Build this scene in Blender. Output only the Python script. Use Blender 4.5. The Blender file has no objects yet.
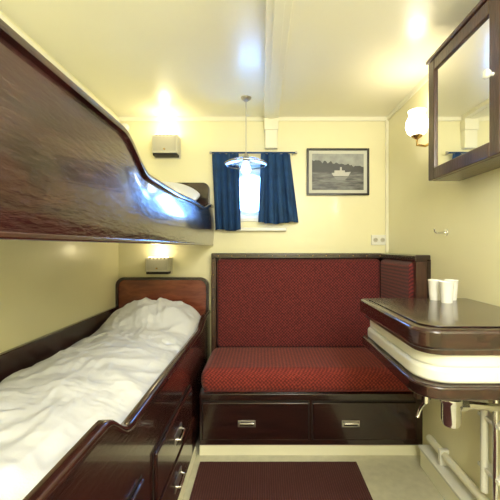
import bpy, bmesh, math
from mathutils import Vector, Matrix, noise
S = bpy.context.scene
COL = S.collection
H=1.168; F=333.0; D=2.39; XL=-1.03; XR=.903; ZC=2.10; YB=-1.1

# ---------------- materials ----------------
def newmat(name):
    m=bpy.data.materials.new(name); m.use_nodes=True
    nt=m.node_tree; b=nt.nodes['Principled BSDF']
    return m,nt,b
def simple(name,col,rough=.5,metal=0,coat=0,noise_amt=.0,nscale=8,bump=0,bscale=60,emis=None,estr=0,spec=.5):
    m,nt,b=newmat(name)
    b.inputs['Base Color'].default_value=(*col,1)
    b.inputs['Roughness'].default_value=rough
    b.inputs['Metallic'].default_value=metal
    b.inputs['Coat Weight'].default_value=coat
    b.inputs['Coat Roughness'].default_value=.08
    b.inputs['Specular IOR Level'].default_value=spec
    if emis:
        b.inputs['Emission Color'].default_value=(*emis,1); b.inputs['Emission Strength'].default_value=estr
    tc=nt.nodes.new('ShaderNodeTexCoord')
    if noise_amt>0:
        n=nt.nodes.new('ShaderNodeTexNoise'); n.inputs['Scale'].default_value=nscale; n.inputs['Detail'].default_value=5
        nt.links.new(tc.outputs['Object'],n.inputs['Vector'])
        r=nt.nodes.new('ShaderNodeValToRGB')
        r.color_ramp.elements[0].position=.3; r.color_ramp.elements[1].position=.7
        r.color_ramp.elements[0].color=(*[c*(1-noise_amt) for c in col],1)
        r.color_ramp.elements[1].color=(*[min(1,c*(1+noise_amt)) for c in col],1)
        nt.links.new(n.outputs['Fac'],r.inputs['Fac']); nt.links.new(r.outputs['Color'],b.inputs['Base Color'])
    if bump>0:
        n2=nt.nodes.new('ShaderNodeTexNoise'); n2.inputs['Scale'].default_value=bscale; n2.inputs['Detail'].default_value=4
        nt.links.new(tc.outputs['Object'],n2.inputs['Vector'])
        bp=nt.nodes.new('ShaderNodeBump'); bp.inputs['Strength'].default_value=bump; bp.inputs['Distance'].default_value=.01
        nt.links.new(n2.outputs['Fac'],bp.inputs['Height']); nt.links.new(bp.outputs['Normal'],b.inputs['Normal'])
    return m
def wood(name,c1,c2,rough=.25,stretch=(14,2.0,14),bump=.25,coat=.6,fine=3.5):
    m,nt,b=newmat(name)
    tc=nt.nodes.new('ShaderNodeTexCoord'); mp=nt.nodes.new('ShaderNodeMapping'); mp.inputs['Scale'].default_value=stretch
    nt.links.new(tc.outputs['Object'],mp.inputs['Vector'])
    n=nt.nodes.new('ShaderNodeTexNoise'); n.inputs['Scale'].default_value=2.2; n.inputs['Detail'].default_value=8; n.inputs['Distortion'].default_value=.9
    nt.links.new(mp.outputs['Vector'],n.inputs['Vector'])
    r=nt.nodes.new('ShaderNodeValToRGB'); r.color_ramp.elements[0].position=.35; r.color_ramp.elements[1].position=.68
    r.color_ramp.elements[0].color=(*c1,1); r.color_ramp.elements[1].color=(*c2,1)
    nt.links.new(n.outputs['Fac'],r.inputs['Fac']); nt.links.new(r.outputs['Color'],b.inputs['Base Color'])
    mp2=nt.nodes.new('ShaderNodeMapping'); mp2.inputs['Scale'].default_value=tuple(s*fine for s in stretch)
    nt.links.new(tc.outputs['Object'],mp2.inputs['Vector'])
    n2=nt.nodes.new('ShaderNodeTexNoise'); n2.inputs['Scale'].default_value=2.5; n2.inputs['Detail'].default_value=6
    nt.links.new(mp2.outputs['Vector'],n2.inputs['Vector'])
    bp=nt.nodes.new('ShaderNodeBump'); bp.inputs['Strength'].default_value=bump; bp.inputs['Distance'].default_value=.004
    nt.links.new(n2.outputs['Fac'],bp.inputs['Height']); nt.links.new(bp.outputs['Normal'],b.inputs['Normal'])
    b.inputs['Roughness'].default_value=rough; b.inputs['Coat Weight'].default_value=coat; b.inputs['Coat Roughness'].default_value=.08
    return m
def fabric(name,base,dot,k=300):
    m,nt,b=newmat(name); N=nt.nodes; Lk=nt.links
    tc=N.new('ShaderNodeTexCoord'); sp=N.new('ShaderNodeSeparateXYZ'); Lk.new(tc.outputs['Object'],sp.inputs[0])
    def M(op,a,bb=None):
        n=N.new('ShaderNodeMath'); n.operation=op
        for i,q in enumerate((a,bb)):
            if q is None: continue
            if isinstance(q,(int,float)): n.inputs[i].default_value=q
            else: Lk.new(q,n.inputs[i])
        return n.outputs[0]
    u=M('ADD',sp.outputs[0],sp.outputs[1]); v=M('ADD',sp.outputs[2],sp.outputs[1])
    s=M('MULTIPLY',M('SINE',M('MULTIPLY',u,k)),M('SINE',M('MULTIPLY',v,k)))
    n=N.new('ShaderNodeTexNoise'); n.inputs['Scale'].default_value=110; n.inputs['Detail'].default_value=4
    Lk.new(tc.outputs['Object'],n.inputs['Vector'])
    t=M('ADD',M('MULTIPLY',s,.36),M('MULTIPLY',n.outputs['Fac'],1.0))
    r=N.new('ShaderNodeValToRGB'); r.color_ramp.elements[0].position=.34; r.color_ramp.elements[1].position=.80
    r.color_ramp.elements[0].color=(*base,1); r.color_ramp.elements[1].color=(*dot,1)
    Lk.new(t,r.inputs['Fac']); Lk.new(r.outputs['Color'],b.inputs['Base Color'])
    bp=N.new('ShaderNodeBump'); bp.inputs['Strength'].default_value=.4; bp.inputs['Distance'].default_value=.003
    Lk.new(t,bp.inputs['Height']); Lk.new(bp.outputs['Normal'],b.inputs['Normal'])
    b.inputs['Roughness'].default_value=.9; b.inputs['Sheen Weight'].default_value=.1
    return m
CREAM=simple('cream_paint',(.85,.81,.53),.35,coat=.15,noise_amt=.03,nscale=2,bump=.04,bscale=30)
CEIL=simple('ceiling_paint',(.90,.875,.69),.33,coat=.18,noise_amt=.02,nscale=2,bump=.05,bscale=6)
TRIM=simple('trim_paint',(.88,.86,.68),.35)
WHITE=simple('white_enamel',(.82,.82,.76),.25,coat=.3)
PLAST=simple('lamp_plastic',(.66,.63,.50),.4)
WOODM=wood('mahogany_varnish',(.010,.003,.003),(.042,.010,.008))
WOODU=wood('mahogany_bunk_board',(.008,.002,.003),(.038,.009,.010),rough=.2,stretch=(9,2.4,10),bump=.6,coat=.7,fine=4.5)
WOODV=wood('mahogany_vertical',(.009,.003,.003),(.030,.007,.006),stretch=(3,14,14))
WOODR=wood('mahogany_red',(.14,.028,.012),(.26,.065,.028),stretch=(3,14,14))
WOODC=wood('mahogany_cabinet',(.035,.013,.009),(.075,.028,.019),stretch=(14,14,3),rough=.3)
REDS=fabric('red_seat_fabric',(.11,.010,.009),(.33,.042,.028))
REDB=fabric('red_back_fabric',(.055,.006,.009),(.22,.028,.028))
LINEN=simple('white_linen',(.78,.80,.84),.9,bump=.15,bscale=250)
BLUE=simple('blue_curtain_cloth',(.008,.048,.15),.85,noise_amt=.25,nscale=15,bump=.2,bscale=300)
CHROME=simple('chrome',(.75,.75,.75),.12,metal=1)
STEEL=simple('brushed_steel',(.5,.48,.45),.35,metal=1)
BRASS=simple('brass',(.65,.45,.18),.25,metal=1)
BLACK=simple('black_frame',(.012,.012,.012),.3)
DARK=simple('dark_gap',(.01,.006,.005),.6)
MIRROR=simple('mirror_glass',(.92,.93,.92),.02,metal=1)
FLOORM=simple('beige_vinyl',(.58,.56,.43),.35,noise_amt=.08,nscale=25)
CUPM=simple('white_plastic_cup',(.85,.85,.82),.4)
GLOBE=simple('opal_glass',(.95,.92,.85),.3,emis=(1,.90,.72),estr=5)
TUBE=simple('lamp_tube',(.95,.92,.85),.3,emis=(1,.85,.5),estr=5)
def rugmat():
    m,nt,b=newmat('maroon_rug')
    tc=nt.nodes.new('ShaderNodeTexCoord'); w=nt.nodes.new('ShaderNodeTexWave'); w.bands_direction='X'; w.inputs['Scale'].default_value=28; w.inputs['Distortion'].default_value=.6
    nt.links.new(tc.outputs['Object'],w.inputs['Vector'])
    r=nt.nodes.new('ShaderNodeValToRGB'); r.color_ramp.elements[0].color=(.045,.011,.011,1); r.color_ramp.elements[1].color=(.095,.024,.022,1)
    nt.links.new(w.outputs['Color'],r.inputs['Fac']); nt.links.new(r.outputs['Color'],b.inputs['Base Color'])
    b.inputs['Roughness'].default_value=.95
    bp=nt.nodes.new('ShaderNodeBump'); bp.inputs['Strength'].default_value=.5; bp.inputs['Distance'].default_value=.005
    nt.links.new(w.outputs['Fac'],bp.inputs['Height']); nt.links.new(bp.outputs['Normal'],b.inputs['Normal'])
    return m
RUG=rugmat()
def glassmat(name,tint=(1,1,1),fac=.12):
    m=bpy.data.materials.new(name); m.use_nodes=True; nt=m.node_tree
    for n in list(nt.nodes): nt.nodes.remove(n)
    o=nt.nodes.new('ShaderNodeOutputMaterial'); mx=nt.nodes.new('ShaderNodeMixShader')
    t=nt.nodes.new('ShaderNodeBsdfTransparent'); t.inputs['Color'].default_value=(*tint,1)
    g=nt.nodes.new('ShaderNodeBsdfGlossy'); g.inputs['Roughness'].default_value=.05
    mx.inputs['Fac'].default_value=fac
    nt.links.new(t.outputs[0],mx.inputs[1]); nt.links.new(g.outputs[0],mx.inputs[2]); nt.links.new(mx.outputs[0],o.inputs[0])
    return m
GLASS=glassmat('porthole_glass',(.85,.93,1),.06)
SHADE=glassmat('shade_glass',(.78,.84,.95),.28)

# ---------------- helpers ----------------
PARENTS={}
def parent(name):
    e=bpy.data.objects.new(name,None); e.empty_display_size=.1; COL.objects.link(e); PARENTS[e.name]=(e,[]); return e
def mk(name,verts,faces,mat,par=None,smooth=False,bevel=0,bseg=3,subsurf=0):
    me=bpy.data.meshes.new(name); me.from_pydata([tuple(v) for v in verts],[],faces)
    bm=bmesh.new(); bm.from_mesh(me); bmesh.ops.recalc_face_normals(bm,faces=bm.faces); bm.to_mesh(me); bm.free()
    me.materials.append(mat); ob=bpy.data.objects.new(name,me); COL.objects.link(ob)
    if smooth or bevel>0:
        for p in me.polygons: p.use_smooth=True
    if bevel>0:
        md=ob.modifiers.new('bevel','BEVEL'); md.width=bevel; md.segments=bseg; md.limit_method='ANGLE'; md.angle_limit=math.radians(35)
        md.harden_normals=True
    if subsurf:
        md=ob.modifiers.new('sub','SUBSURF'); md.levels=subsurf; md.render_levels=subsurf
    if par: PARENTS[par.name][1].append(ob)
    return ob
def box(name,x0,x1,y0,y1,z0,z1,mat,par=None,bevel=0,bseg=3):
    v=[(x,y,z) for x in (x0,x1) for y in (y0,y1) for z in (z0,z1)]
    f=[(0,1,3,2),(4,6,7,5),(0,4,5,1),(2,3,7,6),(0,2,6,4),(1,5,7,3)]
    return mk(name,v,f,mat,par,bevel=bevel,bseg=bseg)
def prism(name,pts,axis,a,b,mat,par=None,bevel=0,bseg=3):
    n=len(pts)
    def P(p,t):
        if axis=='X': return (t,p[0],p[1])
        if axis=='Y': return (p[0],t,p[1])
        return (p[0],p[1],t)
    v=[P(p,a) for p in pts]+[P(p,b) for p in pts]
    f=[tuple(range(n)),tuple(range(n,2*n))]+[(i,(i+1)%n,n+(i+1)%n,n+i) for i in range(n)]
    return mk(name,v,f,mat,par,bevel=bevel,bseg=bseg)
def rrect(x0,x1,y0,y1,rs,seg=8):
    pts=[]
    for (cx,cy,sx,sy,a0,r) in ((x0,y0,1,1,180,rs[0]),(x1,y0,-1,1,270,rs[1]),(x1,y1,-1,-1,0,rs[2]),(x0,y1,1,-1,90,rs[3])):
        if r<=0: pts.append((cx,cy)); continue
        for i in range(seg+1):
            a=math.radians(a0+90*i/seg); pts.append((cx+sx*r+r*math.cos(a),cy+sy*r+r*math.sin(a)))
    return pts
def tube(name,pts,r,mat,par=None,seg=14):
    pts=[Vector(p) for p in pts]; v=[];f=[]
    rs=r if isinstance(r,(list,tuple)) else [r]*len(pts)
    for i,p in enumerate(pts):
        d=(pts[min(i+1,len(pts)-1)]-pts[max(i-1,0)]).normalized()
        q=d.to_track_quat('Z','Y')
        for k in range(seg):
            a=2*math.pi*k/seg; v.append(p+q@Vector((rs[i]*math.cos(a),rs[i]*math.sin(a),0)))
    for i in range(len(pts)-1):
        for k in range(seg): f.append((i*seg+k,i*seg+(k+1)%seg,(i+1)*seg+(k+1)%seg,(i+1)*seg+k))
    f.append(tuple(range(seg))); f.append(tuple(range((len(pts)-1)*seg,len(pts)*seg)))
    ob=mk(name,v,f,mat,par,smooth=True)
    md=ob.modifiers.new('es','EDGE_SPLIT'); md.split_angle=math.radians(50)
    return ob
def lathe(name,prof,c,direction,mat,par=None,seg=32,thick=0):
    q=Vector(direction).to_track_quat('Z','Y'); c=Vector(c); v=[];f=[]
    for (r,h) in prof:
        for k in range(seg):
            a=2*math.pi*k/seg; v.append(c+q@Vector((r*math.cos(a),r*math.sin(a),h)))
    for i in range(len(prof)-1):
        for k in range(seg): f.append((i*seg+k,i*seg+(k+1)%seg,(i+1)*seg+(k+1)%seg,(i+1)*seg+k))
    ob=mk(name,v,f,mat,par,smooth=True)
    if thick:
        md=ob.modifiers.new('so','SOLIDIFY'); md.thickness=thick
    md=ob.modifiers.new('es','EDGE_SPLIT'); md.split_angle=math.radians(45)
    return ob
def light(name,kind,loc,energy,col,par=None,size=.1):
    l=bpy.data.lights.new(name,kind); l.energy=energy; l.color=col
    l.shadow_soft_size=size
    o=bpy.data.objects.new(name,l); o.location=loc
    COL.objects.link(o)
    if par: PARENTS[par.name][1].append(o)
    return o

# ---------------- room shell ----------------
T=.08
box('floor',XL-T,XR+T,YB-T,D+T,-.06,0,FLOORM)
box('ceiling',XL-T,XR+T,YB-T,D+T,ZC,ZC+.06,CEIL)
box('wall_left',XL-T,XL,YB-T,D+T,0,ZC,CREAM)
box('wall_right',XR,XR+T,YB-T,D+T,0,ZC,CREAM)
box('wall_front',XL,XR,YB-T,YB,0,ZC,CREAM)
WX,WZ,WH=-.086,1.565,.185
def wallback():
    y0,y1=D,D+.14
    xs=[XL,WX-WH,WX+WH,XR]; zs=[0,WZ-WH,WZ+WH,ZC]
    v=[];f=[]
    for y in (y0,y1):
        for x in xs:
            for z in zs: v.append((x,y,z))
    idx=lambda k,i,j:k*16+i*4+j
    for k in (0,1):
        for i in range(3):
            for j in range(3):
                if i==1 and j==1: continue
                f.append((idx(k,i,j),idx(k,i+1,j),idx(k,i+1,j+1),idx(k,i,j+1)))
    for (a,b) in (((1,1),(2,1)),((2,1),(2,2)),((2,2),(1,2)),((1,2),(1,1))):
        f.append((idx(0,*a),idx(0,*b),idx(1,*b),idx(1,*a)))
    ob=mk('wall_back',v,f,CREAM)
wallback()
win=parent('window_1')
def plate():
    n=48; R=.160; v=[];f=[]
    y=D+.10
    for k in range(n):
        a=2*math.pi*k/n+math.pi/4; c,s=math.cos(a),math.sin(a); m=max(abs(c),abs(s))
        v.append((WX+WH*c/m,y,WZ+WH*s/m))
    for k in range(n):
        a=2*math.pi*k/n+math.pi/4; v.append((WX+R*math.cos(a),y,WZ+R*math.sin(a)))
    for k in range(n): f.append((k,(k+1)%n,n+(k+1)%n,n+k))
    ob=mk('porthole_plate',v,f,WHITE,win)
    md=ob.modifiers.new('so','SOLIDIFY'); md.thickness=.02
plate()
lathe('porthole_ring',[(.138,-.0),(.138,.012),(.146,.022),(.165,.022),(.175,.012),(.175,0)],(WX,D+.10,WZ),(0,-1,0),simple('ring_blue_glow',(.60,.72,.92),.3),win)  # blue daylight glow of the window put into the ring colour
lathe('porthole_pane',[(.0001,.004),(.155,.004)],(WX,D+.10,WZ),(0,-1,0),GLASS,win)
box('window_sill',WX-.13,WX+.26,D-.045,D,WZ-WH-.10,WZ-WH-.075,WHITE,win,bevel=.006)
fr=.03
box('casing_l',WX-WH-fr,WX-WH,D-.015,D,WZ-WH-fr,WZ+WH+fr,WHITE,win,bevel=.003)
box('casing_r',WX+WH,WX+WH+fr,D-.015,D,WZ-WH-fr,WZ+WH+fr,WHITE,win,bevel=.003)
box('casing_t',WX-WH,WX+WH,D-.015,D,WZ+WH,WZ+WH+fr,WHITE,win,bevel=.003)
box('casing_b',WX-WH,WX+WH,D-.015,D,WZ-WH-fr,WZ-WH,WHITE,win,bevel=.003)

box('trim_1',XL,XR,D-.012,D,ZC-.03,ZC,TRIM,bevel=.003)
box('trim_2',XL,XL+.012,YB,D-.012,ZC-.05,ZC-.02,TRIM,bevel=.003)
box('trim_3',XR-.012,XR,YB,D-.012,ZC-.03,ZC,TRIM,bevel=.003)
box('trim_4',XR-.02,XR,D-.02,D,1.13,ZC-.03,TRIM,bevel=.004)
box('trim_5',XL,XL+.02,D-.02,D,1.64,ZC-.05,TRIM,bevel=.004)
beam=parent('ceiling_beam')
box('beam_body',.015,.115,YB+.001,D-.012,ZC-.028,ZC,CEIL,beam,bevel=.004)
box('beam_strip',.045,.085,YB+.001,D-.03,ZC-.034,ZC-.028,TRIM,beam,bevel=.002)
box('wall_drop',.02,.11,D-.05,D,1.865,ZC-.028,TRIM,beam,bevel=.006)
box('wall_drop_cover',.015,.115,D-.06,D,1.99,ZC-.028,TRIM,beam,bevel=.006)

# ---------------- lower bunk ----------------
lb=parent('lower_bunk')
XF=-.372
def sm(t): t=max(0,min(1,t)); return t*t*(3-2*t)
def ltop(y):
    z=.738-.080*sm((y-.80)/.14)
    z+=.05*sm((y-2.02)/.22)
    return z
ys=[.3+i*(D-.005-.3)/90 for i in range(91)]
pts=[(ys[0],.05)]+[(y,ltop(y)) for y in ys]+[(ys[-1],.05)]
prism('front_board',pts,'X',XF-.028,XF,WOODM,lb,bevel=.006)
v=[];f=[]
for y in ys:
    z=ltop(y)
    for (dx,dz) in ((-.032,-.012),(-.032,.004),(-.026,.010),(-.002,.010),(.004,.004),(.004,-.012)): v.append((XF+dx,y,z+dz))
for i in range(len(ys)-1):
    for k in range(6): f.append((i*6+k,i*6+(k+1)%6,(i+1)*6+(k+1)%6,(i+1)*6+k))
f+= [tuple(range(6)),tuple(range((len(ys)-1)*6,len(ys)*6))]
ob=mk('rail_cap',v,f,WOODM,lb,smooth=True)
box('toe_strip',XF-.02,XF+.004,.3,1.86,.0,.055,TRIM,lb,bevel=.003)
for (a,b,n) in ((1.14,1.70,1),(.45,1.02,2)):
    for (z0,z1,m) in ((.09,.265,1),(.285,.46,2)):
        box(f'drawer_gap_{n}{m}',XF,XF+.002,a-.006,b+.006,z0-.006,z1+.006,DARK,lb)
        box(f'drawer_{n}{m}',XF,XF+.014,a,b,z0,z1,WOODM,lb,bevel=.005)
        yc=(a+b)/2; zc=(z0+z1)/2
        box(f'handle_plate_{n}{m}',XF+.014,XF+.017,yc-.055,yc+.055,zc-.022,zc+.022,STEEL,lb,bevel=.001)
        tube(f'handle_{n}{m}',[(XF+.016,yc-.045,zc),(XF+.034,yc-.042,zc-.004),(XF+.036,yc,zc-.006),(XF+.034,yc+.042,zc-.004),(XF+.016,yc+.045,zc)],.0045,CHROME,lb)
box('wall_side_board',XL,XL+.025,.3,D-.04,.45,.752,WOODM,lb,bevel=.005)
box('foot_board',XL+.025,XF-.028,.3,.325,.05,.72,WOODM,lb,bevel=.004)
box('bed_deck',XL+.025,XF-.028,.325,D-.04,.42,.45,WOODM,lb)
prism('headboard',rrect(XL,XF-.005,.45,.948,(0,0,.05,.05)),'Y',D-.04,D,WOODR,lb,bevel=.006)
ho=rrect(XL,XF-.003,.45,.955,(0,0,.06,.06)); hi=rrect(XL+.020,XF-.022,.45,.935,(0,0,.05,.05))
n=len(ho); v=[(p[0],D-.040,p[1]) for p in ho]+[(p[0],D-.040,p[1]) for p in hi]+[(p[0],D-.052,p[1]) for p in ho]+[(p[0],D-.052,p[1]) for p in hi]
f=[]
for i in range(n):
    j=(i+1)%n
    f+=[(i,j,n+j,n+i),(2*n+i,2*n+j,3*n+j,3*n+i),(i,j,2*n+j,2*n+i),(n+i,n+j,3*n+j,3*n+i)]
mk('headboard_rim',v,f,WOODM,lb,bevel=.003)
box('mattress',XL+.03,XF-.035,.33,D-.06,.45,.60,LINEN,lb,bevel=.03)

def ridge(x,y,s):
    n=noise.noise(Vector((x*s,y*s,s*1.7))); return (math.sqrt(n*n+.006)*-2.2+1)
def duvet(name,x0,x1,y0,y1,hfun,par,mat,nx=130,ny=360):
    v=[];f=[]
    for j in range(ny+1):
        for i in range(nx+1):
            x=x0+(x1-x0)*i/nx; y=y0+(y1-y0)*j/ny
            v.append((x,y,hfun(x,y,i/nx,j/ny)))
    W=nx+1
    for j in range(ny):
        for i in range(nx): f.append((j*W+i,j*W+i+1,(j+1)*W+i+1,(j+1)*W+i))
    ob=mk(name,v,f,mat,par,smooth=True)
    return ob
def wr(x,y):
    wx=x+.16*noise.noise(Vector((x*2.4,y*2.4,3.1))); wy=y+.16*noise.noise(Vector((x*2.4,y*2.4,8.1)))
    a=wx*.85+wy*.5; b=-wx*.5+wy*.85
    m=.5+.5*sm(.5+1.4*noise.noise(Vector((x*1.9,y*1.9,5.5))))
    r=0
    r+=.020*ridge(a*1.7,b*.6,3.8)
    r+=.017*m*ridge(a*.7,b*1.8,6.2)
    r+=.010*m*ridge(wx*1.8,wy*.7,11)
    r+=.0045*m*ridge(wx*.8,wy*1.4,22)
    r+=.001*ridge(wx,wy,48)
    return r
def hl(x,y,u,v):
    e=max(0,math.sin(math.pi*u))**.28
    z=.583+.095*e
    z+=.020*math.sin(math.pi*min(1,u*1.1))
    z+=.10*sm((y-1.84)/.25)*e
    z-=.09*sm((y-2.26)/.07)*e
    z+=wr(x,y)*(0.4+.6*e)
    return z
dv=parent('duvet')
duvet('duvet_cover',XL+.027,XF-.03,.33,D-.058,hl,dv,LINEN)

# ---------------- upper bunk ----------------
ub=parent('upper_bunk')
XU=-.352
def utop(y):
    z=1.466-.080*sm((y-.835)/.20)
    z+=.018*sm((y-1.3)/.5)
    z+=.055*sm((y-2.0)/.35)
    return z
ys=[.3+i*(D-.002-.3)/120 for i in range(121)]
v=[];f=[]
def bprof(y):
    t=utop(y); b=1.182
    P=[]
    n=10
    for k in range(n+1):
        s=k/n; P.append((XU+.012*math.sin(math.pi*s)-.004*s,b+(t-.012-b)*s))
    P+= [(XU+.006,t-.008),(XU+.006,t+.004),(XU,t+.010),(XU-.028,t+.010),(XU-.034,t+.004),(XU-.034,t-.008),(XU-.028,t-.012),(XU-.028,b)]
    return P
L=None
for y in ys:
    P=bprof(y); L=len(P)
    for p in P: v.append((p[0],y,p[1]))
for i in range(len(ys)-1):
    for k in range(L): f.append((i*L+k,i*L+(k+1)%L,(i+1)*L+(k+1)%L,(i+1)*L+k))
f+=[tuple(range(L)),tuple(range((len(ys)-1)*L,len(ys)*L))]
ob=mk('side_board',v,f,WOODU,ub,smooth=True)
md=ob.modifiers.new('es','EDGE_SPLIT'); md.split_angle=math.radians(50)
box('bunk_base',XL,XU-.028,.3,D-.002,1.195,1.225,WOODM,ub,bevel=.003)
box('base_rail',XU-.028,XU+.004,.3,D-.002,1.178,1.190,WOODM,ub,bevel=.004)
box('mattress',XL+.01,XU-.04,.33,D-.04,1.225,1.345,LINEN,ub,bevel=.03)
prism('headboard',rrect(XL,XU-.02,1.225,1.625,(0,0,.05,.05)),'Y',D-.035,D,WOODV,ub,bevel=.006)
box('foot_board',XL,XU-.028,.3,.325,1.225,1.45,WOODM,ub,bevel=.006)
box('blanket',XL+.02,XU-.045,.34,1.75,1.345,1.372,LINEN,ub,bevel=.014)
def pillow(name,cx,cy,cz,a,b,c,par,rx=0):
    v=[];f=[];n=28;m=14
    R=Matrix.Rotation(rx,3,'X')
    for j in range(m+1):
        ph=-math.pi/2+math.pi*j/m
        for i in range(n):
            th=2*math.pi*i/n
            se=lambda w,e: math.copysign(abs(w)**e,w)
            cp=abs(math.cos(ph))**.55
            x=a*cp*se(math.cos(th),.45); y=b*cp*se(math.sin(th),.45)
            z=c*se(math.sin(ph),1.0)*(1-.55*(abs(x/a)**3)*1.0)*(1-.45*(abs(y/b)**3))
            w=.006*noise.noise(Vector((x*14,y*14,z*9+cx)))
            p=R@Vector((x,y,z+w)); v.append((cx+p.x,cy+p.y,cz+p.z))
    for j in range(m):
        for i in range(n): f.append((j*n+i,j*n+(i+1)%n,(j+1)*n+(i+1)%n,(j+1)*n+i))
    ob=mk(name,v,f,LINEN,par,smooth=True,subsurf=1)
pw=parent('pillow')
pillow('pillow_case',-.69,2.08,1.475,.29,.22,.10,pw,rx=.30)

# ---------------- bench ----------------
bn=parent('bench_sofa')
BL=-.351; BF=1.87
box('base_body',BL,XR-.0,BF,D,.055,.352,WOODV,bn,bevel=.003)
box('base_top_rail',BL,XR,BF-.018,BF,.315,.352,WOODV,bn,bevel=.005)
box('toe_strip',BL,XR,BF-.006,BF+.02,0,.055,TRIM,bn,bevel=.003)
for (a,b,n) in ((BL+.02,.26,1),(.285,.86,2)):
    box(f'drawer_gap_{n}',a-.006,b+.006,BF-.002,BF,.085,.305,DARK,bn)
    box(f'drawer_{n}',a,b,BF-.012,BF,.092,.298,WOODV,bn,bevel=.004)
    xc=-.085 if n==1 else .495
    box(f'handle_plate_{n}',xc-.05,xc+.05,BF-.0155,BF-.012,.165,.20,STEEL,bn,bevel=.001)
    box(f'handle_recess_{n}',xc-.038,xc+.038,BF-.0165,BF-.0155,.171,.187,DARK,bn)
    tube(f'handle_{n}',[(xc-.04,BF-.015,.192),(xc-.038,BF-.028,.190),(xc+.038,BF-.028,.190),(xc+.04,BF-.015,.192)],.004,CHROME,bn)
box('seat_cushion',BL+.006,XR-.03,BF-.032,D-.09,.352,.488,REDS,bn,bevel=.055,bseg=6)
box('back_panel',BL,XR,D-.022,D,.352,1.10,WOODV,bn)
box('side_panel',XR-.02,XR,BF-.09,D-.022,.352,1.10,WOODV,bn)
box('back_top_rail',BL,XR,D-.095,D,1.088,1.125,WOODV,bn,bevel=.006)
box('side_top_rail',XR-.085,XR,BF-.09,D-.095,1.088,1.125,WOODV,bn,bevel=.006)
box('left_stile',BL,BL+.034,D-.09,D-.022,.40,1.09,WOODC,bn,bevel=.005)
box('side_front_stile',XR-.078,XR-.02,BF-.09,BF-.055,.352,1.09,WOODC,bn,bevel=.005)
box('back_cushion',BL+.038,XR-.085,D-.105,D-.022,.47,1.085,REDB,bn,bevel=.028,bseg=5)
box('side_cushion',XR-.095,XR-.02,BF-.052,D-.10,.47,1.085,REDB,bn,bevel=.025,bseg=5)
# piping along cushion edges
PIPE=simple('cushion_piping',(.13,.015,.014),.8)
x_a,x_b=BL+.052,XR-.099
tube('back_piping',[(x_a,D-.104,.50),(x_a,D-.104,1.072),(x_b,D-.104,1.072),(x_b,D-.104,.50)],.0035,PIPE,bn,seg=8)
tube('seat_piping',[(BL+.03,BF-.030,.372),(XR-.06,BF-.030,.372)],.0035,PIPE,bn,seg=8)
for i in range(13):
    x=BL+.05+i*.093
    lathe(f'stud_{i}',[(.004,0),(.003,.002),(.0001,.003)],(x,D-.095,1.106),(0,-1,0),BRASS,bn,seg=10)
for i in range(7):
    lathe(f'stile_stud_{i}',[(.004,0),(.003,.002),(.0001,.003)],(BL+.017,D-.09,.55+i*.085),(0,-1,0),BRASS,bn,seg=10)

box('floor_rug',-.335,.51,.35,1.80,0.0005,.010,RUG,bevel=.004)

# ---------------- sink vanity ----------------
vn=parent('washbasin_vanity')
x0,y0,y1=.425,.90,1.47
prism('counter_top',rrect(x0,XR,y0,y1,(.07,0,0,.03)),'Z',.885,.943,WOODM,vn,bevel=.012,bseg=4)
prism('counter_inset_rim',rrect(x0+.03,XR-.02,y0+.03,y1-.03,(.06,.01,.01,.03)),'Z',.943,.947,WOODM,vn,bevel=.003)
prism('counter_under',rrect(x0+.018,XR,y0+.018,y1-.018,(.07,0,0,.035)),'Z',.868,.886,WOODC,vn,bevel=.004)
prism('basin_body_upper',rrect(x0+.028,XR,y0+.03,y1-.03,(.09,0,0,.05)),'Z',.828,.868,WHITE,vn,bevel=.010)
prism('basin_body_lower',rrect(x0+.020,XR,y0+.022,y1-.025,(.09,0,0,.05)),'Z',.785,.830,WHITE,vn,bevel=.012)
prism('lower_shelf',rrect(x0+.004,XR,y0+.005,y1-.01,(.08,0,0,.04)),'Z',.748,.786,WOODM,vn,bevel=.008)
tube('drain_tail',[(.67,1.18,.748),(.67,1.18,.64)],.016,CHROME,vn)
lathe('bottle_trap',[(.0001,0),(.026,.003),(.032,.02),(.032,.08),(.036,.084),(.036,.10),(.022,.112),(.016,.12)],(.67,1.18,.535),(0,0,1),CHROME,vn)
tube('trap_outlet',[(.67,1.18,.61),(.74,1.18,.61),(.82,1.18,.60),(.903,1.18,.60)],.014,CHROME,vn)
lathe('outlet_nut',[(.0001,0),(.022,0),(.022,.025),(.0001,.025)],(.70,1.18,.61),(1,0,0),CHROME,vn,seg=6)
lathe('valve_body',[(.0001,0),(.014,0),(.014,.05),(.0001,.05)],(.60,1.22,.60),(0,0,1),CHROME,vn)
tube('valve_pipe',[(.60,1.22,.748),(.60,1.22,.62)],.008,CHROME,vn)
tube('valve_lever',[(.60,1.22,.60),(.57,1.20,.585),(.555,1.19,.56)],.006,CHROME,vn)
tube('supply_pipe_a',[(.868,1.30,.748),(.868,1.30,.215)],.014,WHITE,vn)
tube('supply_pipe_b',[(.868,1.235,.748),(.868,1.235,.215)],.011,CHROME,vn)
for z in (.3,.5): box(f'pipe_clip_{z}',.86,XR,1.21,1.33,z,z+.015,WHITE,vn,bevel=.002)
dc=parent('pipe_duct')
XD=XR-.002
box('duct_box',.842,XD,YB+.01,1.775,0.001,.10,TRIM,dc,bevel=.006)
box('duct_lid',.832,XD,YB+.01,1.777,.10,.115,WHITE,dc,bevel=.004)
tube('duct_pipe',[(.878,YB+.01,.165),(.878,1.75,.165)],.018,TRIM,dc)
for y in (.6,1.1,1.6): box(f'pipe_saddle_{y}',.855,XD,y,y+.02,.115,.19,WHITE,dc,bevel=.003)

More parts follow.
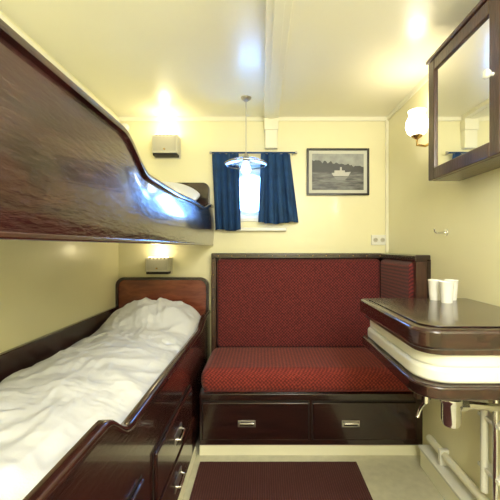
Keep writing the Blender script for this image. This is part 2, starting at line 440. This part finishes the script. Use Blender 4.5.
def cup(x,y,par,z=.947):
    lathe('cup_wall',[(.0001,.002),(.019,.002),(.0205,.0),(.023,.03),(.0232,.034),(.0265,.079),(.028,.082),(.0272,.084)],(x,y,z),(0,0,1),CUPM,par,seg=28,thick=.0008)
for (x,y) in ((.725,1.395),(.735,1.325),(.792,1.395)):
    c=parent('plastic_cup'); cup(x,y,c)

# ---------------- mirror cabinet ----------------
mc=parent('mirror_cabinet')
cx0=.762; ya,yb=1.062,1.52; za,zb=1.468,2.0
box('cabinet_body',cx0+.016,XR,ya,yb,za,zb,WOODC,mc,bevel=.004)
w=.052
box('door_stile_far',cx0-.004,cx0+.016,yb-w,yb,za,zb,WOODC,mc,bevel=.005)
box('door_stile_near',cx0-.004,cx0+.016,ya,ya+w,za,zb,WOODC,mc,bevel=.005)
box('door_rail_top',cx0-.004,cx0+.016,ya+w,yb-w,zb-w,zb,WOODC,mc,bevel=.005)
box('door_rail_bottom',cx0-.004,cx0+.016,ya+w,yb-w,za,za+w,WOODC,mc,bevel=.005)
box('mirror',cx0+.006,cx0+.012,ya+w-.002,yb-w+.002,za+w-.002,zb-w+.002,MIRROR,mc)
box('cornice',cx0-.012,XR,ya-.008,yb+.008,zb,zb+.018,WOODC,mc,bevel=.005)
lathe('knob',[(.006,0),(.006,.008),(.013,.014),(.016,.022),(.012,.030),(.0001,.032)],(cx0-.004,ya+.030,1.735),(-1,0,0),WHITE,mc)

# ---------------- sconce ----------------
sc=parent('wall_sconce')
sy=1.72; sx=.80
lathe('back_plate',[(.0001,.012),(.03,.012),(.036,.006),(.038,0)],(XR,sy,1.715),(-1,0,0),BRASS,sc)
tube('arm',[(XR-.01,sy,1.715),(XR-.06,sy,1.69),(sx,sy,1.695),(sx,sy,1.73)],.007,BRASS,sc)
lathe('cup_holder',[(.008,0),(.026,.012),(.030,.025)],(sx,sy,1.725),(0,0,1),BRASS,sc,thick=.002)
lathe('glass_shade',[(.026,.0),(.045,.018),(.055,.045),(.052,.075),(.040,.10),(.038,.115),(.043,.128)],(sx,sy,1.742),(0,0,1),GLOBE,sc,thick=.002)
light('sconce_bulb','POINT',(sx,sy,1.90),1.0,(1,.88,.66),sc,.05)

# ---------------- reading lamps ----------------
LF=simple('lamp_front',(.52,.50,.40),.4)
def rlamp(xa,xb,za,zb,up):
    p=parent('reading_lamp')
    box('back',xa-.004,xb+.004,D-.012,D,za,zb,PLAST,p,bevel=.003)
    box('housing',xa,xb,D-.085,D-.012,za+.02,zb,PLAST,p,bevel=.008)
    box('louver_base',xa+.006,xb-.006,D-.080,D-.012,za+.004,za+.022,DARK,p,bevel=.003)
    box('front_panel',xa+.012,xb-.012,D-.089,D-.085,za+.035,zb-.015,LF,p,bevel=.002)
    box('tube_top',xa+.02,xb-.02,D-.07,D-.025,zb,zb+.004,TUBE,p)
    lathe('switch',[(.006,0),(.006,.008),(.0001,.009)],((xa+xb)/2,D-.089,za+.045),(0,-1,0),BRASS,p,seg=12)
    for k in range(5): box(f'slot_{k}',xa+.03+k*.025,xa+.04+k*.025,D-.0865,D-.085,zb-.012,zb-.004,DARK,p)
    light('lamp_light','POINT',((xa+xb)/2,D-.09,zb+.055),up,(1,.85,.52),p,.04)
    return p
rlamp(-.765,-.585,1.80,1.95,.75)
rlamp(-.81,-.645,.975,1.095,.6)

# ---------------- pendant ----------------
pd=parent('pendant_lamp')
px,py=-.10,2.08
lathe('canopy',[(.0001,-.022),(.012,-.022),(.03,-.008),(.034,0)],(px,py,ZC),(0,0,1),STEEL,pd)
tube('rod',[(px,py,ZC-.02),(px,py,1.735)],.003,STEEL,pd)
lathe('socket',[(.0001,.05),(.012,.05),(.02,.03),(.022,0),(.0001,0)],(px,py,1.70),(0,0,1),STEEL,pd)
lathe('shade',[(.022,.028),(.05,.022),(.09,.010),(.125,-.004),(.132,-.014),(.128,-.020)],(px,py,1.70),(0,0,1),SHADE,pd,thick=.002)
lathe('shade_rim',[(.128,-.02),(.134,-.017),(.134,-.012),(.129,-.012)],(px,py,1.70),(0,0,1),STEEL,pd)
BULB=simple('frosted_bulb',(.85,.92,1),.2,emis=(.72,.86,1),estr=9)
lathe('bulb',[(.012,0),(.018,-.015),(.03,-.04),(.030,-.055),(.02,-.075),(.0001,-.082)],(px,py,1.70),(0,0,1),BULB,pd)

# ---------------- curtains ----------------
rod=parent('curtain_rod')
zr=1.829
tube('rod',[(-.36,D-.055,zr),(.24,D-.055,zr)],.006,BLUE,rod)
for x in (-.36,.24):
    lathe('finial',[(.0001,-.01),(.01,-.006),(.01,.006),(.0001,.01)],(x,D-.055,zr),(1,0,0),STEEL,rod)
    tube('bracket',[(x+(.02 if x<0 else -.02),D-.055,zr),(x+(.02 if x<0 else -.02),D,zr)],.005,STEEL,rod)
def curtain(xa,xb,xa2,xb2,zt,zb,waves,ph):
    p=parent('curtain'); nx,nz=90,40; v=[];f=[]
    for j in range(nz+1):
        t=j/nz
        for i in range(nx+1):
            u=i/nx
            L=xa+(xa2-xa)*t; R=xb+(xb2-xb)*t
            x=L+(R-L)*u+.006*math.sin(u*waves*4*math.pi+ph)
            y=D-.058-.024*t*0.6+ (.010+.014*t)*math.sin(u*waves*2*math.pi+ph+.8*math.sin(t*2))+.006*noise.noise(Vector((u*5,t*3,ph)))
            z=zt+(zb-zt)*t+.006*t*math.sin(u*7+ph)
            v.append((x,y,z))
    W=nx+1
    for j in range(nz):
        for i in range(nx): f.append((j*W+i,j*W+i+1,(j+1)*W+i+1,(j+1)*W+i))
    ob=mk('cloth',v,f,BLUE,p,smooth=True); md=ob.modifiers.new('so','SOLIDIFY'); md.thickness=.003
curtain(-.352,-.165,-.328,-.150,1.822,1.285,4,.3)
curtain(-.010,.19,-.03,.25,1.822,1.335,4,1.7)

# ---------------- picture ----------------
pf=parent('framed_picture')
X=lambda p:(p-262)*D/F
Z=lambda p:H+(247-p)*D/F
xa,xb,za,zb=X(306.5),X(368.5),Z(195.5),Z(149)
fw=.014
box('frame_left',xa,xa+fw,D-.022,D,za,zb,BLACK,pf,bevel=.003)
box('frame_right',xb-fw,xb,D-.022,D,za,zb,BLACK,pf,bevel=.003)
box('frame_top',xa+fw,xb-fw,D-.022,D,zb-fw,zb,BLACK,pf,bevel=.003)
box('frame_bottom',xa+fw,xb-fw,D-.022,D,za,za+fw,BLACK,pf,bevel=.003)
box('mat_board',xa+fw,xb-fw,D-.010,D-.002,za+fw,zb-fw,simple('mat_white',(.62,.63,.57),.7),pf)
ia,ib,ja,jb=xa+.038,xb-.038,za+.038,zb-.038
def photomat():
    m,nt,b=newmat('ship_photo_print')
    tc=nt.nodes.new('ShaderNodeTexCoord'); mp=nt.nodes.new('ShaderNodeMapping'); mp.inputs['Scale'].default_value=(8,8,40)
    nt.links.new(tc.outputs['Object'],mp.inputs['Vector'])
    n=nt.nodes.new('ShaderNodeTexNoise'); n.inputs['Scale'].default_value=1.6; n.inputs['Detail'].default_value=6
    nt.links.new(mp.outputs['Vector'],n.inputs['Vector'])
    r=nt.nodes.new('ShaderNodeValToRGB'); r.color_ramp.elements[0].position=.35; r.color_ramp.elements[1].position=.68
    r.color_ramp.elements[0].color=(.02,.022,.025,1); r.color_ramp.elements[1].color=(.20,.21,.21,1)
    nt.links.new(n.outputs['Fac'],r.inputs['Fac']); nt.links.new(r.outputs['Color'],b.inputs['Base Color']); b.inputs['Roughness'].default_value=.4
    return m
box('print_water',ia,ib,D-.0112,D-.010,ja,jb,photomat(),pf)
hz=ja+(jb-ja)*.50
box('print_sky',ia,ib,D-.0118,D-.0112,hz+.03,jb,simple('print_sky',(.30,.32,.32),.4,noise_amt=.25,nscale=18),pf)
hill=[(ia,hz+.0)]+[(ia+(ib-ia)*k/30,hz+.035+.022*noise.noise(Vector((k*.6,1,2)))+.05*(1-k/30)) for k in range(31)]+[(ib,hz)]
prism('print_shore',hill,'Y',D-.0122,D-.0118,simple('print_shore',(.025,.028,.03),.4),pf)
mx=(ia+ib)/2+.02
LW=simple('print_white',(.5,.5,.48),.4)
prism('print_ship_hull',[(mx-.065,hz-.008),(mx-.052,hz-.030),(mx+.055,hz-.030),(mx+.072,hz+.0),(mx-.02,hz-.008)],'Y',D-.0128,D-.0122,LW,pf)
prism('print_ship_house',[(mx-.045,hz-.008),(mx-.045,hz+.010),(mx+.03,hz+.010),(mx+.03,hz-.006)],'Y',D-.0128,D-.0122,LW,pf)
prism('print_funnel',[(mx-.005,hz+.010),(mx-.005,hz+.034),(mx+.008,hz+.034),(mx+.008,hz+.010)],'Y',D-.0128,D-.0122,LW,pf)
prism('print_reflection',[(mx-.05,hz-.034),(mx+.055,hz-.034),(mx+.03,hz-.058),(mx-.03,hz-.055)],'Y',D-.0128,D-.0122,simple('print_grey',(.22,.23,.23),.4),pf)

so=parent('wall_socket')
box('plate',X(371),X(386),D-.012,D,Z(245),Z(235),WHITE,so,bevel=.003)
for k,xx in enumerate((X(375),X(382))):
    lathe(f'socket_ring_{k}',[(.016,0),(.016,.003),(.013,.003),(.012,.0005),(.0001,.0005)],(xx,D-.012,Z(240)),(0,-1,0),LF,so,seg=20)
    for d in (-.005,.005): box(f'pin_{k}_{d}',xx+d-.0015,xx+d+.0015,D-.0135,D-.012,Z(240)-.0015,Z(240)+.0015,DARK,so)
hk=parent('wall_hook')
lathe('hook_plate',[(.018,0),(.017,.004),(.0001,.006)],(XR,1.63,1.24),(-1,0,0),CHROME,hk)
tube('hook_arm',[(XR-.004,1.63,1.24),(XR-.045,1.63,1.236),(XR-.055,1.63,1.243),(XR-.058,1.63,1.258)],.005,CHROME,hk)
va=parent('air_vent')
lathe('vent_body',[(.034,0),(.034,.012),(.026,.022),(.010,.026),(.0001,.026)],(-.985,D,2.02),(0,-1,0),WHITE,va)

FILL_GLOW=simple('fill_glow',(.95,.93,.88),.3,emis=(1,.97,.93),estr=3)  # glowing cover for the added fill lamps
for (x,y,z,e) in ((.35,-.65,1.75,35),(.40,.20,1.80,13)):  # invented fill lamps out of view, added to light the cabin evenly
    cl=parent('added_fill_lamp')
    lathe('fill_base',[(.13,0),(.13,.02),(.0001,.02)],(x,y,ZC),(0,0,-1),BRASS,cl)
    lathe('fill_dome',[(.12,.02),(.11,.05),(.08,.07),(.0001,.08)],(x,y,ZC),(0,0,-1),FILL_GLOW,cl)
    light('fill_light','POINT',(x,y,z),e,(1,.98,.94),cl,.2)

for e,ch in PARENTS.values():
    if not ch: continue
    lo=Vector((1e9,)*3); hi=Vector((-1e9,)*3)
    for o in ch:
        if o.type=='MESH':
            for p in o.bound_box:
                for k in range(3): lo[k]=min(lo[k],p[k]); hi[k]=max(hi[k],p[k])
    e.location=((lo.x+hi.x)/2,(lo.y+hi.y)/2,lo.z)
    for o in ch:
        o.parent=e; o.matrix_parent_inverse=Matrix.Translation(-e.location)

w=bpy.data.worlds.new('daylight'); S.world=w; w.use_nodes=True
bg=w.node_tree.nodes['Background']; bg.inputs[0].default_value=(.22,.46,1,1); bg.inputs[1].default_value=20

cam=bpy.data.cameras.new('camera'); co=bpy.data.objects.new('camera',cam); COL.objects.link(co)
co.location=(0,0,H); co.rotation_euler=(math.pi/2,0,0)
cam.sensor_width=36; cam.lens=F/500*36; cam.shift_x=-12/500; cam.shift_y=-3/500; cam.clip_start=.02
S.camera=co
S.view_settings.view_transform='Standard'
S.view_settings.exposure=.70
